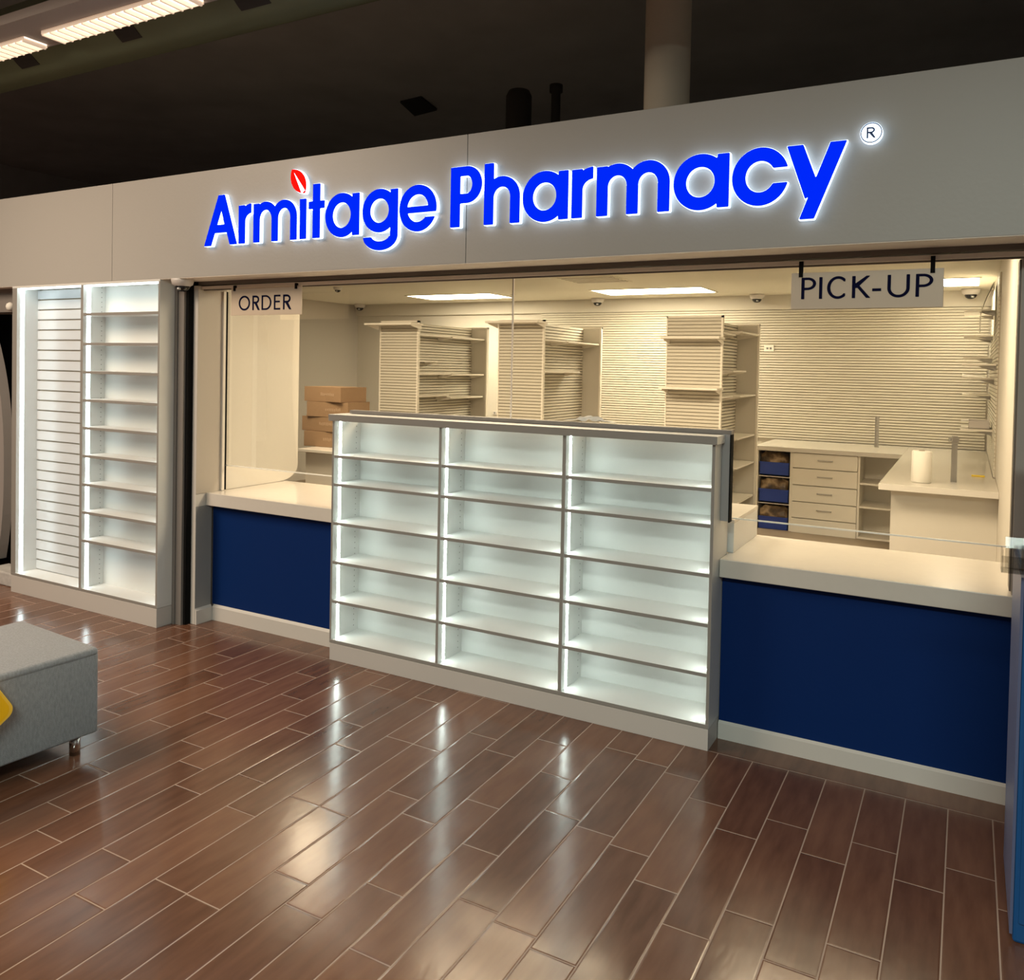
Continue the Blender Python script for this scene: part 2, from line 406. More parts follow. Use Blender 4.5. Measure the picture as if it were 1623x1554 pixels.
bt = link('end_board', B(-.944, -.910, -.045, -.015, .99, 1.374), mat('grey_board', (.36, .345, .34), .5), t)
link('edge_strip', B(-.9105, -.905, -.045, .0, .985, 1.374), BLK, bt)
bays = ((DX0+.013, -2.372), (-2.356, -1.671), (-1.653, DX1-.014))
for x0, x1 in bays:
    for z in (1.145, .988, .772, .554, .336):
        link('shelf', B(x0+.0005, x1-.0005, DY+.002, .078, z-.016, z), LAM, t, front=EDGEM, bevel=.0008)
    for xs, sg in ((x0, 1), (x1, -1)):
        a, b_ = sorted((xs+sg*.0005, xs+sg*.010))
        link('led_strip', MB().prism([(xs+sg*.0004, -.109), (xs+sg*.0016, -.1085), (xs+sg*.0024, -.1), (xs+sg*.0016, -.0915), (xs+sg*.0004, -.091)], 'z', .116, 1.335), LED, t)

# ------------------------------------------------------------ tall lit cabinet at the left
CX0, CX1, CYF, CZT = -5.875, -4.335, -.298, 2.135
t = thing('display_cabinet', 'tall white lit cabinet left of the opening, one slatted bay and one shelved bay', 'display cabinet', (-5.1, -.2, 0))
link('base', B(CX0+.004, CX1-.002, CYF, -.125, 0, .118), KICK, t, bevel=.001)
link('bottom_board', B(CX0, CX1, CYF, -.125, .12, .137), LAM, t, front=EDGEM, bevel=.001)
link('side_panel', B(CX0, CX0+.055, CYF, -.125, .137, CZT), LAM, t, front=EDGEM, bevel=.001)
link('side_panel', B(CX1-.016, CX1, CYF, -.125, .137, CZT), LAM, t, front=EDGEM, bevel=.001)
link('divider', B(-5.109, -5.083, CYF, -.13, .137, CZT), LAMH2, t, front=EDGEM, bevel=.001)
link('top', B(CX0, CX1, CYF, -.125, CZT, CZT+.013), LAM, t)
link('slatted_back', slats('x', CX0+.055, -5.109, -.150, -.125, .137, CZT, .0714, .0105), mat('slat_white', (.60, .62, .64), .3), t)
link('back_panel', B(-5.083, CX1-.016, -.137, -.125, .137, CZT), LAMD, t)
for z in (1.952, 1.758, 1.573, 1.388, 1.206, 1.022, .834, .65, .463):
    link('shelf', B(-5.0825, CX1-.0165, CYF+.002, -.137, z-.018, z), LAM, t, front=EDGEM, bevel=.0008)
for xs, sg in ((CX0+.055, 1), (-5.109, -1), (-5.083, 1), (CX1-.016, -1)):
    link('led_strip', MB().prism([(xs+sg*.0004, -.272), (xs+sg*.0016, -.2715), (xs+sg*.0024, -.259), (xs+sg*.0016, -.2465), (xs+sg*.0004, -.246)], 'z', .139, CZT-.001), LED2, t)
for a, b_ in ((CX0+.056, -5.11), (-5.082, CX1-.017)):
    link('led_strip', B(a, b_, -.276, -.262, CZT-.009, CZT-.001), LED2, t)

# ------------------------------------------------------------ letter outlines (signed distance -> contour)
def box_(x0, x1, z0, z1): return lambda X, Z: np.maximum.reduce([x0-X, X-x1, z0-Z, Z-z1])
def ell_(cx, cz, rx, rz): return lambda X, Z: (np.sqrt(((X-cx)/rx)**2+((Z-cz)/rz)**2)-1)*min(rx, rz)
def poly_(*pts):
    a = sum(pts[i][0]*pts[(i+1) % len(pts)][1]-pts[(i+1) % len(pts)][0]*pts[i][1] for i in range(len(pts)))
    pts = pts if a > 0 else pts[::-1]
    def f(X, Z):
        r = None
        for i in range(len(pts)):
            (x0, z0), (x1, z1) = pts[i], pts[(i+1) % len(pts)]; l = math.hypot(x1-x0, z1-z0)
            d = ((X-x0)*(z1-z0)-(Z-z0)*(x1-x0))/l
            r = d if r is None else np.maximum(r, d)
        return r
    return f
def U(*fs): return lambda X, Z: np.minimum.reduce([f(X, Z) for f in fs])
def I(*fs): return lambda X, Z: np.maximum.reduce([f(X, Z) for f in fs])
def D(a, b): return lambda X, Z: np.maximum(a(X, Z), -b(X, Z))
BIG = 9
def contour(f, bb, res):
    x0, x1, z0, z1 = bb; pad = res*3; x0 -= pad; x1 += pad; z0 -= pad; z1 += pad
    nx = int((x1-x0)/res)+1; nz = int((z1-z0)/res)+1
    xs = x0+np.arange(nx)*res+res*.137; zs = z0+np.arange(nz)*res+res*.211
    X, Z = np.meshgrid(xs, zs, indexing='ij'); V = f(X, Z); V[np.abs(V) < 1e-9] = 1e-9
    S = V < 0; segs = {}
    def cross(i, j, k, l):
        a, b = V[i, j], V[k, l]; t_ = a/(a-b)
        return (xs[i]+(xs[k]-xs[i])*t_, zs[j]+(zs[l]-zs[j])*t_)
    pts = {}
    def P(key):
        if key not in pts: pts[key] = cross(*key)
        return key
    cells = S[:-1, :-1].astype(int)+2*S[1:, :-1]+4*S[1:, 1:]+8*S[:-1, 1:]
    for i, j in zip(*np.nonzero((cells > 0) & (cells < 15))):
        c = cells[i, j]; b_, r_, t_, l_ = (i, j, i+1, j), (i+1, j, i+1, j+1), (i, j+1, i+1, j+1), (i, j, i, j+1)
        T = {1: [(l_, b_)], 2: [(b_, r_)], 3: [(l_, r_)], 4: [(r_, t_)], 5: [(l_, t_), (r_, b_)], 6: [(b_, t_)], 7: [(l_, t_)], 8: [(t_, l_)],
             9: [(t_, b_)], 10: [(b_, l_), (t_, r_)], 11: [(t_, r_)], 12: [(r_, l_)], 13: [(r_, b_)], 14: [(b_, l_)]}[int(c)]
        for a, b2 in T: segs[P(a)] = P(b2)
    loops = []
    while segs:
        k0 = next(iter(segs)); k = k0; lp = []
        while k in segs:
            lp.append(pts[k]); k = segs.pop(k)
        if len(lp) > 6: loops.append(simplify(lp, res*.06))
    return loops
def simplify(lp, tol):
    n = len(lp); P_ = np.array(lp)
    def dp(idx):
        st = [(0, len(idx)-1)]; keep = {0, len(idx)-1}
        while st:
            a, b = st.pop()
            if b-a < 2: continue
            pa, pb = P_[idx[a]], P_[idx[b]]; d = pb-pa; l = np.hypot(*d)+1e-12
            q = P_[idx[a+1:b]]-pa; ds = np.abs(q[:, 0]*d[1]-q[:, 1]*d[0])/l
            k = int(ds.argmax())
            if ds[k] > tol: keep.add(a+1+k); st += [(a, a+1+k), (a+1+k, b)]
        return [idx[i] for i in sorted(keep)]
    h = n//2; i1 = dp(list(range(0, h+1))); i2 = dp(list(range(h, n))+[0])
    return [lp[i] for i in (i1[:-1]+i2[:-1])]
def slab(loops, y0, y1, caps=True):       # prism of outlines in the xz plane, front at y0
    mb = MB(); flat = [p for l in loops for p in l]
    if caps:
        tris = tessellate_polygon([[Vector((x, z, 0)) for x, z in l] for l in loops])
        mb.add([(x, y0, z) for x, z in flat], tris)
        mb.add([(x, y1, z) for x, z in flat], tris)
    for l in loops:
        n = len(l); mb.add([(x, y0, z) for x, z in l]+[(x, y1, z) for x, z in l], [(i, (i+1) % n, n+(i+1) % n, n+i) for i in range(n)])
    return mb

BL, XH, CAP = 2.318, 2.537, 2.605
def g_r(x0, x1, s):
    cz = XH-.088
    return U(box_(x0, x0+s, BL, XH-.004), I(D(ell_(x1+.004, cz, x1+.004-x0-.004, .090), ell_(x1+.004, cz-.008, x1+.004-x0-s, .046)), box_(x0, x1, cz-.005, BIG)))
def arch(x0, x1, s, sm=None):
    sm = sm or s*.98; cz = XH-.095; cx = (x0+x1)/2; rx = (x1-x0)/2
    return U(I(D(ell_(cx, cz, rx, .098), ell_(cx, cz, rx-s, .098-sm)), box_(x0, x1, cz, BIG)), box_(x1-s, x1, BL, cz+.001), box_(x0, x0+s, BL, cz+.001))
def g_m(x0, x1, s):
    w_ = (x1-x0+s)/2
    return U(box_(x0, x0+s, BL, XH-.004), arch(x0, x0+w_, s), arch(x1-w_, x1, s))
def g_h(x0, x1, s): return U(box_(x0, x0+s, BL, CAP), arch(x0, x1, s))
def bowl(x0, x1, s, z0=BL-.006, z1=XH+.005):
    cx, cz = (x0+x1)/2, (z0+z1)/2
    return ell_(cx, cz, (x1-x0)/2, (z1-z0)/2), ell_(cx, cz, (x1-x0)/2-s, (z1-z0)/2-s)
def g_a(x0, x1, s):
    o_, i_ = bowl(x0, x1-.006, s); return U(D(o_, i_), box_(x1-s*.92, x1, BL, XH-.002))
def g_g(x0, x1, s):
    o_, i_ = bowl(x0, x1-.006, s, BL+.004); zb = 2.231; cz = 2.305; cx = (x0+x1)/2+.003
    rx = x1-cx
    hook = I(D(ell_(cx, cz, rx, cz-zb), ell_(cx, cz+.004, rx-s, cz-zb-s*.85)), box_(x0+.006, BIG, -BIG, cz-.004))
    return U(D(o_, i_), box_(x1-s*.92, x1, cz-.005, XH-.002), hook)
def g_e(x0, x1, s):
    o_, i_ = bowl(x0, x1, s); cx = (x0+x1)/2
    return D(U(D(o_, i_), I(o_, box_(x0+.01, BIG, 2.405, 2.436))), box_(cx, BIG, 2.381, 2.405))
def g_c(x0, x1, s):
    o_, i_ = bowl(x0, x1, s); cx = (x0+x1)/2
    return D(D(o_, i_), box_(cx+.01, BIG, 2.397, 2.457))
def g_P(x0, x1, s, zl=2.430):
    cx = x0+(x1-x0)*.52; mz = (CAP+zl)/2; hz = (CAP-zl)/2
    return D(U(box_(x0, x0+s, BL, CAP), box_(x0, cx, zl, CAP), I(ell_(cx, mz, x1-cx, hz), box_(cx-.001, BIG, 0, BIG))),
             U(box_(x0+s, cx, zl+s*.85, CAP-s*.85), I(ell_(cx, mz, x1-cx-s, hz-s*.85), box_(cx-.001, BIG, 0, BIG))))
def g_A():
    tri = poly_((-3.908, BL), (-3.643, BL), (-3.744, CAP), (-3.793, CAP))
    L = lambda t_: -3.852+.116*t_
    Rr = lambda t_: -3.699-.103*t_
    zt = lambda t_: BL+.287*t_
    return D(D(tri, poly_((L(-.05), zt(-.05)), (Rr(-.05), zt(-.05)), (Rr(.25), zt(.25)), (L(.25), zt(.25)))),
             poly_((L(.41), zt(.41)), (Rr(.41), zt(.41)), (L(.70), zt(.70))))
def g_y(): return U(poly_((-.594, 2.247), (-.539, 2.247), (-.427, 2.535), (-.486, 2.535)), poly_((-.574, 2.325), (-.52, 2.36), (-.585, 2.535), (-.646, 2.535)))
def scl(mb, k=1.0031):      # the outlines were measured a centimetre further out
    mb.v = [(x*k, y, H+(z-H)*k) for x, y, z in mb.v]; return mb
GL = [('A', g_A(), (-3.908, -3.643)), ('r', g_r(-3.630, -3.534, .049), (-3.63, -3.534)), ('m', g_m(-3.515, -3.194, .046), (-3.515, -3.194)),
      ('i', box_(-3.172, -3.127, BL, XH-.004), (-3.172, -3.127)), ('t', U(box_(-3.080, -3.031, BL, CAP), box_(-3.110, -3.0, 2.474, 2.514)), (-3.11, -3.0)),
      ('a', g_a(-2.992, -2.766, .049), (-2.992, -2.766)), ('g', g_g(-2.744, -2.521, .049), (-2.744, -2.521)), ('e', g_e(-2.511, -2.289, .047), (-2.511, -2.289)),
      ('P', g_P(-2.207, -2.033, .053), (-2.207, -2.033)), ('h', g_h(-2.019, -1.829, .050), (-2.019, -1.829)), ('a', g_a(-1.813, -1.584, .052), (-1.813, -1.584)),
      ('r', g_r(-1.566, -1.465, .051), (-1.566, -1.465)), ('m', g_m(-1.447, -1.117, .052), (-1.447, -1.117)), ('a', g_a(-1.100, -.869, .053), (-1.1, -.869)),
      ('c', g_c(-.857, -.637, .053), (-.857, -.637)), ('y', g_y(), (-.646, -.427))]
FACE_Y, BACK_Y = -.3275, -.2985
sg = thing('shop_sign', 'illuminated blue lettering with glowing white edges across the fascia', 'sign', (-2.1, -.32, 2.23))
names_ = ['first', 'first', 'first', 'first', 'first', 'first', 'first', 'first'] + ['second']*8
for (ch, f, (a, b_)), wd in zip(GL, names_):
    lp = contour(f, (a, b_, 2.2, 2.62), .0035)
    o = link('letter', scl(slab(lp, FACE_Y, FACE_Y+.005)), BLUEF, sg)
    o['label'] = 'blue letter %s of the %s word' % (ch, wd)
    lo = contour(lambda X, Z, f=f: f(X, Z)-.0018, (a, b_, 2.2, 2.62), .0035)
    link('letter_return', scl(slab(lo, FACE_Y+.0045, BACK_Y-.001, caps=True)), RETW, o)
# leaf over the i
T_, B2 = Vector((-3.232, 2.697)), Vector((-3.140, 2.564))
md = (T_+B2)/2; dr = (B2-T_).normalized(); nn = Vector((-dr.y, dr.x)); hl = (B2-T_).length/2; sag = .046
Rr_ = (hl*hl+sag*sag)/(2*sag)
c1 = md+nn*(Rr_-sag); c2 = md-nn*(Rr_-sag)
leaf = I(ell_(c1.x, c1.y, Rr_, Rr_), ell_(c2.x, c2.y, Rr_, Rr_))
vein = poly_((-3.222, 2.680), (-3.217, 2.680), (-3.137, 2.578), (-3.163, 2.560))
lp = contour(D(leaf, vein), (-3.25, -3.1, 2.54, 2.72), .0025)
o = link('leaf_emblem', scl(slab(lp, FACE_Y, FACE_Y+.006)), REDF, sg); o['label'] = 'red leaf dotting the i'
link('emblem_return', scl(slab(contour(lambda X, Z: leaf(X, Z)-.002, (-3.25, -3.1, 2.54, 2.72), .003), FACE_Y+.0055, BACK_Y-.001)), RETW, o)
# registered mark
rc = (-.345, 2.556)
mb_ = slab(contour(ell_(rc[0], rc[1], .039, .039), (-.39, -.3, 2.51, 2.6), .003), FACE_Y+.004, BACK_Y-.001)
o = link('registered_mark', mb_, RETW, sg); o['label'] = 'glowing white disc with a circled R'
DKB = mat('dark_blue_line', (.01, .05, .2), .5)
ringR = D(ell_(rc[0], rc[1], .0375, .0375), ell_(rc[0], rc[1], -0.0 + .0340, .0340))
def g_R(x0, x1, z0, z1, s):
    h = z1-z0; zl = z0+h*.45; cx = x0+(x1-x0)*.45; mz = (z1+zl)/2; hz = (z1-zl)/2; xr = x1-(x1-x0)*.1
    bow = D(U(box_(x0, cx, zl, z1), I(ell_(cx, mz, xr-cx, hz), box_(cx-1e-4, BIG, -BIG, BIG))),
            U(box_(x0+s, cx, zl+s, z1-s), I(ell_(cx, mz, xr-cx-s, hz-s), box_(cx-1e-4, BIG, -BIG, BIG))))
    return U(box_(x0, x0+s, z0, z1), bow, poly_((x0+s*1.2, zl+s*.5), (cx+s*.6, zl+s*.6), (x1, z0), (x1-s*1.35, z0)))
Rg = g_R(-.361, -.329, 2.536, 2.577, .0058)
q = slab(contour(ringR, (-.39, -.3, 2.51, 2.6), .0015), FACE_Y+.002, FACE_Y+.0042)
q2 = slab(contour(Rg, (-.37, -.32, 2.53, 2.58), .0012), FACE_Y+.002, FACE_Y+.0042); q.add(q2.v, q2.f)
link('mark_lines', q, DKB, o)

# ------------------------------------------------------------ hanging signs
def hang_sign(x0, x1, z0, z1, clips, glyphs, label, part_label):
    t = thing('hanging_sign', label, 'sign', ((x0+x1)/2, -.104, z0))
    link('panel', B(x0, x1, -.107, -.103, z0, z1), SIGNP, t, bevel=.0008)
    for x in clips:
        link('clip', B(x-.008, x+.008, -.112, -.099, z1-.018, 2.113), BLK, t)
    mb = MB()
    for f, bb in glyphs:
        q = slab(contour(f, bb, .0016), -.1085, -.107); mb.add(q.v, q.f)
    o = link('lettering', mb, NTXT, t); o['label'] = part_label
    return t
z0, z1, s = 1.962, 2.049, .0115
fx = lambda u: -3.867+(u-355)/885*.424
def gl(f, a, b): return (f, (a, b, 1.95, 2.06))
a, b_ = fx(355), fx(550); O_ = D(ell_((a+b_)/2, (z0+z1)/2, (b_-a)/2, (z1-z0)/2+.001), ell_((a+b_)/2, (z0+z1)/2, (b_-a)/2-s, (z1-z0)/2-s*.85))
G1 = [gl(O_, a, b_)]
a, b_ = fx(592), fx(718); G1.append(gl(g_R(a, b_, z0, z1, s), a, b_))
def g_D(x0, x1, z0, z1, s):
    cx = x0+(x1-x0)*.42; mz = (z0+z1)/2; hz = (z1-z0)/2; cut = box_(cx-1e-4, BIG, -BIG, BIG)
    return D(U(box_(x0, cx, z0, z1), I(ell_(cx, mz, x1-cx, hz), cut)), U(box_(x0+s, cx, z0+s*.85, z1-s*.85), I(ell_(cx, mz, x1-cx-s, hz-s*.85), cut)))
a, b_ = fx(748), fx(912); G1.append(gl(g_D(a, b_, z0, z1, s), a, b_))
a, b_ = fx(955), fx(1060); G1.append(gl(U(box_(a, a+s, z0, z1), box_(a, b_, z0, z0+s*.85), box_(a, b_, z1-s*.85, z1), box_(a, b_-.004, (z0+z1)/2-.001, (z0+z1)/2+s*.85-.001)), a, b_))
a, b_ = fx(1106), fx(1240); G1.append(gl(g_R(a, b_, z0, z1, s), a, b_))
hang_sign(-3.933, -3.364, 1.932, 2.098, (-3.903, -3.407), G1, 'small cream sign reading ORDER hanging over the left counter', 'navy word ORDER')
z0, z1, s = 1.957, 2.046, .0125
fx = lambda u: -.617+(u-335)/760*.487
def g_P2(x0, x1, z0, z1, s):
    zl = z0+(z1-z0)*.42; cx = x0+(x1-x0)*.42; mz = (z1+zl)/2; hz = (z1-zl)/2; cut = box_(cx-1e-4, BIG, -BIG, BIG)
    return U(box_(x0, x0+s, z0, z1), D(U(box_(x0, cx, zl, z1), I(ell_(cx, mz, x1-cx, hz), cut)), U(box_(x0+s, cx, zl+s*.8, z1-s*.8), I(ell_(cx, mz, x1-cx-s, hz-s*.8), cut))))
G2 = []
a, b_ = fx(335), fx(425); G2.append(gl(g_P2(a, b_, z0, z1, s), a, b_))
a, b_ = fx(444), fx(463); G2.append(gl(box_(a, b_, z0, z1), a, b_))
a, b_ = fx(492), fx(622); cz = (z0+z1)/2
C_ = I(D(ell_((a+b_)/2, cz, (b_-a)/2, .046), ell_((a+b_)/2, cz, (b_-a)/2-s, .046-s*.85)), box_(-BIG, b_-.014, -BIG, BIG))
C_ = D(C_, box_((a+b_)/2+.012, BIG, cz-.024, cz+.024)); G2.append(gl(C_, a, b_))
a, b_ = fx(640), fx(748)
K_ = U(box_(a, a+s, z0, z1), poly_((a+s*.7, cz-.004), (a+s*.7, cz+.012), (b_-.016, z1), (b_-.002, z1), (a+s*1.5, cz-.004)), poly_((a+s*1.0, cz+.006), (a+s*1.9, cz+.010), (b_, z0), (b_-.016, z0)))
G2.append(gl(K_, a, b_))
a, b_ = fx(757), fx(808); G2.append(gl(box_(a, b_, z0+.026, z0+.037), a, b_))
a, b_ = fx(843), fx(968); cx = (a+b_)/2; hw = (b_-a)/2; zc = z0+.036
U_g = U(box_(a, a+s, zc, z1), box_(b_-s, b_, zc, z1), I(D(ell_(cx, zc, hw, .037), ell_(cx, zc, hw-s, .037-s*.85)), box_(-BIG, BIG, -BIG, zc+.0005)))
G2.append(gl(U_g, a, b_))
a, b_ = fx(1000), fx(1095); G2.append(gl(g_P2(a, b_, z0, z1, s), a, b_))
hang_sign(-.658, -.094, 1.916, 2.066, (-.620, -.133), G2, 'cream sign reading PICK-UP hanging over the right counter', 'navy word PICK-UP')

# ------------------------------------------------------------ dome cameras
def dome(label, x, y, z, s=1.0, group=None):
    t = thing('security_camera', label, 'security camera', (x, y, z-.075*s))
    link('housing', MB().lathe(x, y, [(.066*s, z), (.066*s, z-.012*s), (.060*s, z-.034*s), (.048*s, z-.040*s), (.046*s, z-.044*s)]), PLASTW, t)
    d = link('dome', MB().lathe(x, y, [(.043*s, z-.040*s), (.042*s, z-.052*s), (.034*s, z-.066*s), (.018*s, z-.075*s), (.002*s, z-.077*s)]), CAMB, t)
    link('lens', MB().lathe(x+.012*s, y-.036*s, [(.011*s, z-.056*s), (.011*s, z-.068*s)]), LEDCH, d)
dome('white dome camera under the fascia beside the tall lit cabinet', -4.205, -.24, FZ0-.001)
dome('white dome camera in the far left corner of the room behind glass', -8.0, 6.1, 2.553, 1.25)
dome('white dome camera above the bare back wall right of the seam', -4.16, 6.1, 2.553, 1.25)
dome('white dome camera just left of the pick-up sign', -2.17, 6.1, 2.553, 1.25)
dome('large white dome camera near the slatted right wall below the small lit panel', -.005, 6.08, 2.553, 1.35)
dome('small dark dome camera on the ceiling right of the order sign', -6.5, 3.85, 2.553, .8)

# ------------------------------------------------------------ troffers
def troffer(x0, x1, y0, y1, label):
    t = thing('ceiling_light', label, 'ceiling light', ((x0+x1)/2, (y0+y1)/2, 2.545))
    f = MB(); e = .02
    for q in ((x0-e, x1+e, y0-e, y0), (x0-e, x1+e, y1, y1+e), (x0-e, x0, y0, y1), (x1, x1+e, y0, y1)): f.box(*q, 2.546, 2.554)
    link('frame', f, CEIL, t)
    link('diffuser', B(x0, x1, y0, y1, 2.548, 2.553), TROFF, t)
troffer(-6.38, -5.15, 5.05, 5.66, 'lit flat ceiling panel left of the glass seam')
troffer(-3.80, -2.53, 5.05, 5.66, 'lit flat ceiling panel right of the glass seam, the widest in view')
troffer(-.24, .06, 4.95, 5.67, 'small lit ceiling panel right of the pick-up sign')

t = thing('ceiling_vent', 'flat louvered vent in the ceiling between the two wide lit panels', 'vent', (-3.3, 4.0, 2.54))
link('frame', B(-3.62, -3.02, 3.78, 4.3, 2.548, 2.5535), CEIL, t)
for k in range(5): link('slat', B(-3.59, -3.05, 3.82+k*.095, 3.875+k*.095, 2.541, 2.548), WALLI, t)
tag(link('sprinkler_head', MB().lathe(-4.98, 5.35, [(.035, 2.5535), (.035, 2.548), (.012, 2.545), (.012, 2.525), (.03, 2.522), (.03, 2.519)], 16), PAPER), 'tiny white sprinkler head at the right end of the left lit panel', 'sprinkler')
# ------------------------------------------------------------ gondola shelving
def gondola(cx, zt, label, shelves_side, shelves_end, hw=.25):
    y0, y1 = 3.4, 4.82
    t = thing('shelving_unit', label, 'shelving unit', (cx, (y0+y1)/2, 0))
    e1 = link('end_panel', slats('x', cx-hw+.012, cx+hw-.016, y0, y0+.024, .1, zt-.02, .0305, .008), SLAT, t)
    link('end_frame', B(cx+hw-.016, cx+hw, y0-.004, y0+.03, 0, zt).box(cx-hw, cx-hw+.012, y0-.004, y0+.03, 0, zt).box(cx-hw, cx+hw, y0-.004, y0+.03, zt-.02, zt).box(cx-hw, cx+hw, y0, y0+.03, 0, .1), SHELF, e1)
    link('spine', slats('y', y0+.031, y1-.001, cx+.03, cx-.03, .1, zt-.01, .0305, .008).box(cx-.03, cx+.03, y0+.031, y1-.001, 0, .1), SLAT, t)
    e2 = link('end_panel', B(cx-hw, cx+hw-.018, y1, y1+.024, 0, zt-.018), WALLI, t)
    link('end_frame', B(cx+hw-.018, cx+hw, y1-.012, y1+.03, 0, zt).box(cx-hw, cx+hw, y1-.004, y1+.03, zt-.018, zt), SHELF, e2)
    for a, b_, z, d in shelves_side:
        s_ = link('shelf', B(cx+.031, cx+.03+d, a, b_, z-.016, z), SHELF, t, bevel=.001)
        for q in (a+.01, b_-.014): link('bracket', MB().prism([(cx+.032, z-.017), (cx+.03+d*.9, z-.017), (cx+.03+d*.9, z-.024), (cx+.032, z-.055)], 'y', q, q+.004), SHELF, s_)
    for a, b_, z, d in shelves_end:
        s_ = link('shelf', B(a, b_, y0-d, y0-.001, z-.018, z), SHELF, t, bevel=.001)
        for q in (a+.02, b_-.024): link('bracket', MB().prism([(y0-.002, z-.019), (y0-d*.85, z-.019), (y0-d*.85, z-.028), (y0-.002, z-.06)], 'x', q, q+.004), SHELF, s_)
gondola(-5.27, 2.12, 'slatted shelving unit left of the glass seam, nearest the cartons', [(3.45, 4.10, 1.985, .17), (4.10, 4.80, 1.98, .19), (3.45, 3.85, 1.708, .17), (3.47, 4.12, 1.572, .17), (4.10, 4.80, 1.565, .19), (3.5, 4.08, 1.335, .17), (4.08, 4.78, 1.305, .19)],
        [(-5.56, -4.96, 2.085, .22)])
gondola(-3.81, 2.115, 'slatted shelving unit directly behind the glass seam', [(3.45, 4.0, 1.935, .17), (4.0, 4.80, 1.93, .20), (3.52, 4.35, 1.623, .18)], [(-4.09, -3.52, 2.093, .22)])
gondola(-2.10, 2.135, 'slatted shelving unit behind the right end of the lit display', [(3.5, 4.1, 2.0, .16), (4.1, 4.80, 2.03, .22), (4.0, 4.5, 1.665, .17), (3.5, 4.0, 1.43, .17), (4.15, 4.80, 1.43, .2), (4.1, 4.80, 1.03, .2), (4.1, 4.80, .755, .2), (4.1, 4.80, .42, .2)],
        [(-2.34, -1.83, 1.945, .2), (-2.345, -1.835, 1.510, .2)])

# ------------------------------------------------------------ back counter, drawers, totes
t = thing('base_cabinet', 'cream back cabinet with five drawers and open shelf bays under the back worktop', 'cabinet', (-1.3, 5.7, 0))
link('carcass', B(-1.955, -1.925, 5.26, 6.23, 0, .83).box(-1.60, -1.57, 5.26, 6.23, 0, .83).box(-.945, -.925, 5.26, 6.23, 0, .83).box(-.945, -.55, 5.7, 5.72, 0, .83).box(-1.57, -.945, 5.30, 6.2, .01, .80).box(-1.925, -1.60, 6.0, 6.02, 0, .83), SHELF, t)
for z in (.565, .33, .02): link('shelf', B(-.924, -.56, 5.26, 5.70, z-.018, z), SHELF, t)
for z in (.70, .415, .125): link('shelf', B(-1.924, -1.601, 5.29, 6.0, z-.148, z-.14), SHELF, t)
for za, zb in ((.675, .828), (.500, .667), (.328, .492), (.158, .320), (0.0, .150)):
    d = link('drawer', B(-1.568, -.947, 5.24, 5.262, za, zb), SHELF, t, bevel=.002)
    zc = (za+zb)/2+.01
    link('handle', B(-1.325, -1.18, 5.218, 5.226, zc-.006, zc+.006).box(-1.325, -1.315, 5.224, 5.241, zc-.006, zc+.006).box(-1.19, -1.18, 5.224, 5.241, zc-.006, zc+.006), METAL, d, bevel=.001)
mb = B(-1.955, -.54, 5.2, 6.24, .835, .88)
tag(link('worktop', mb, QUARTZ, bevel=.002), 'long cream worktop running along the slatted back wall', 'worktop')
t = thing('work_counter', 'cream return counter at the right wall holding the paper towel roll', 'counter', (-.17, 4.2, 0))
link('worktop', MB().prism([(-.539, 2.72), (.199, 2.72), (.199, 3.61), (.184, 3.61), (.184, 6.24), (-.539, 6.24)], 'z', .835, .88), QUARTZ, t, bevel=.002)
link('end_panel', B(-.465, .199, 2.84, 2.86, 0, .834), WALLI, t)
link('side_panel', B(-.465, -.445, 2.86, 5.9, 0, .834), SHELF, t)
for k, (z, nm) in enumerate(((.575, 'topmost'), (.290, 'middle'), (.0, 'lowest'))):
    z += .0
    tt = thing('tote_bin', 'blue tote of brown bags, %s under the back worktop' % nm, 'storage bin', (-1.76, 5.5, z), 'blue totes under the back worktop')
    wv = [(-1.915, 5.3), (-1.612, 5.3), (-1.612, 5.9), (-1.915, 5.9)]
    zt = z+.135
    x0, x1, y0, y1 = -1.912, -1.612, 5.275, 5.9
    m_ = MB().box(x0, x1, y0, y0+.006, z, zt).box(x0, x1, y1-.006, y1, z, zt).box(x0, x0+.006, y0, y1, z, zt).box(x1-.006, x1, y0, y1, z, zt).box(x0, x1, y0, y1, z, z+.006)
    m_.box(x0-.004, x1+.004, y0-.008, y0, zt-.014, zt)
    link('bin_body', m_, BBLUE, tt, bevel=.001)
    if k == 2 or True:
        bg = MB(); rng = random.Random(k); nx, ny = 12, 8
        top = zt+.118
        vs = []
        for j in range(ny+1):
            for i in range(nx+1):
                edge = min(i, nx-i, 2)/2
                vs.append((x0+.012+(x1-x0-.024)*i/nx, y0+.012+(y1-y0-.03)*j/ny, top-.025*(1-edge)-rng.random()*.02))
        n1 = len(vs)
        fs = [(j*(nx+1)+i, j*(nx+1)+i+1, (j+1)*(nx+1)+i+1, (j+1)*(nx+1)+i) for j in range(ny) for i in range(nx)]
        ring = [i for i in range(nx+1)]+[j*(nx+1)+nx for j in range(1, ny+1)]+[ny*(nx+1)+i for i in range(nx-1, -1, -1)]+[j*(nx+1) for j in range(ny-1, 0, -1)]
        lowv = [(vs[i][0], vs[i][1], z+.03) for i in ring]
        fs += [(ring[i], ring[(i+1) % len(ring)], n1+(i+1) % len(ring), n1+i) for i in range(len(ring))]
        fs.append(tuple(n1+i for i in range(len(ring))))
        bg.add(vs+lowv, fs, True)
        link('brown_bags', bg, MOTT, tt)
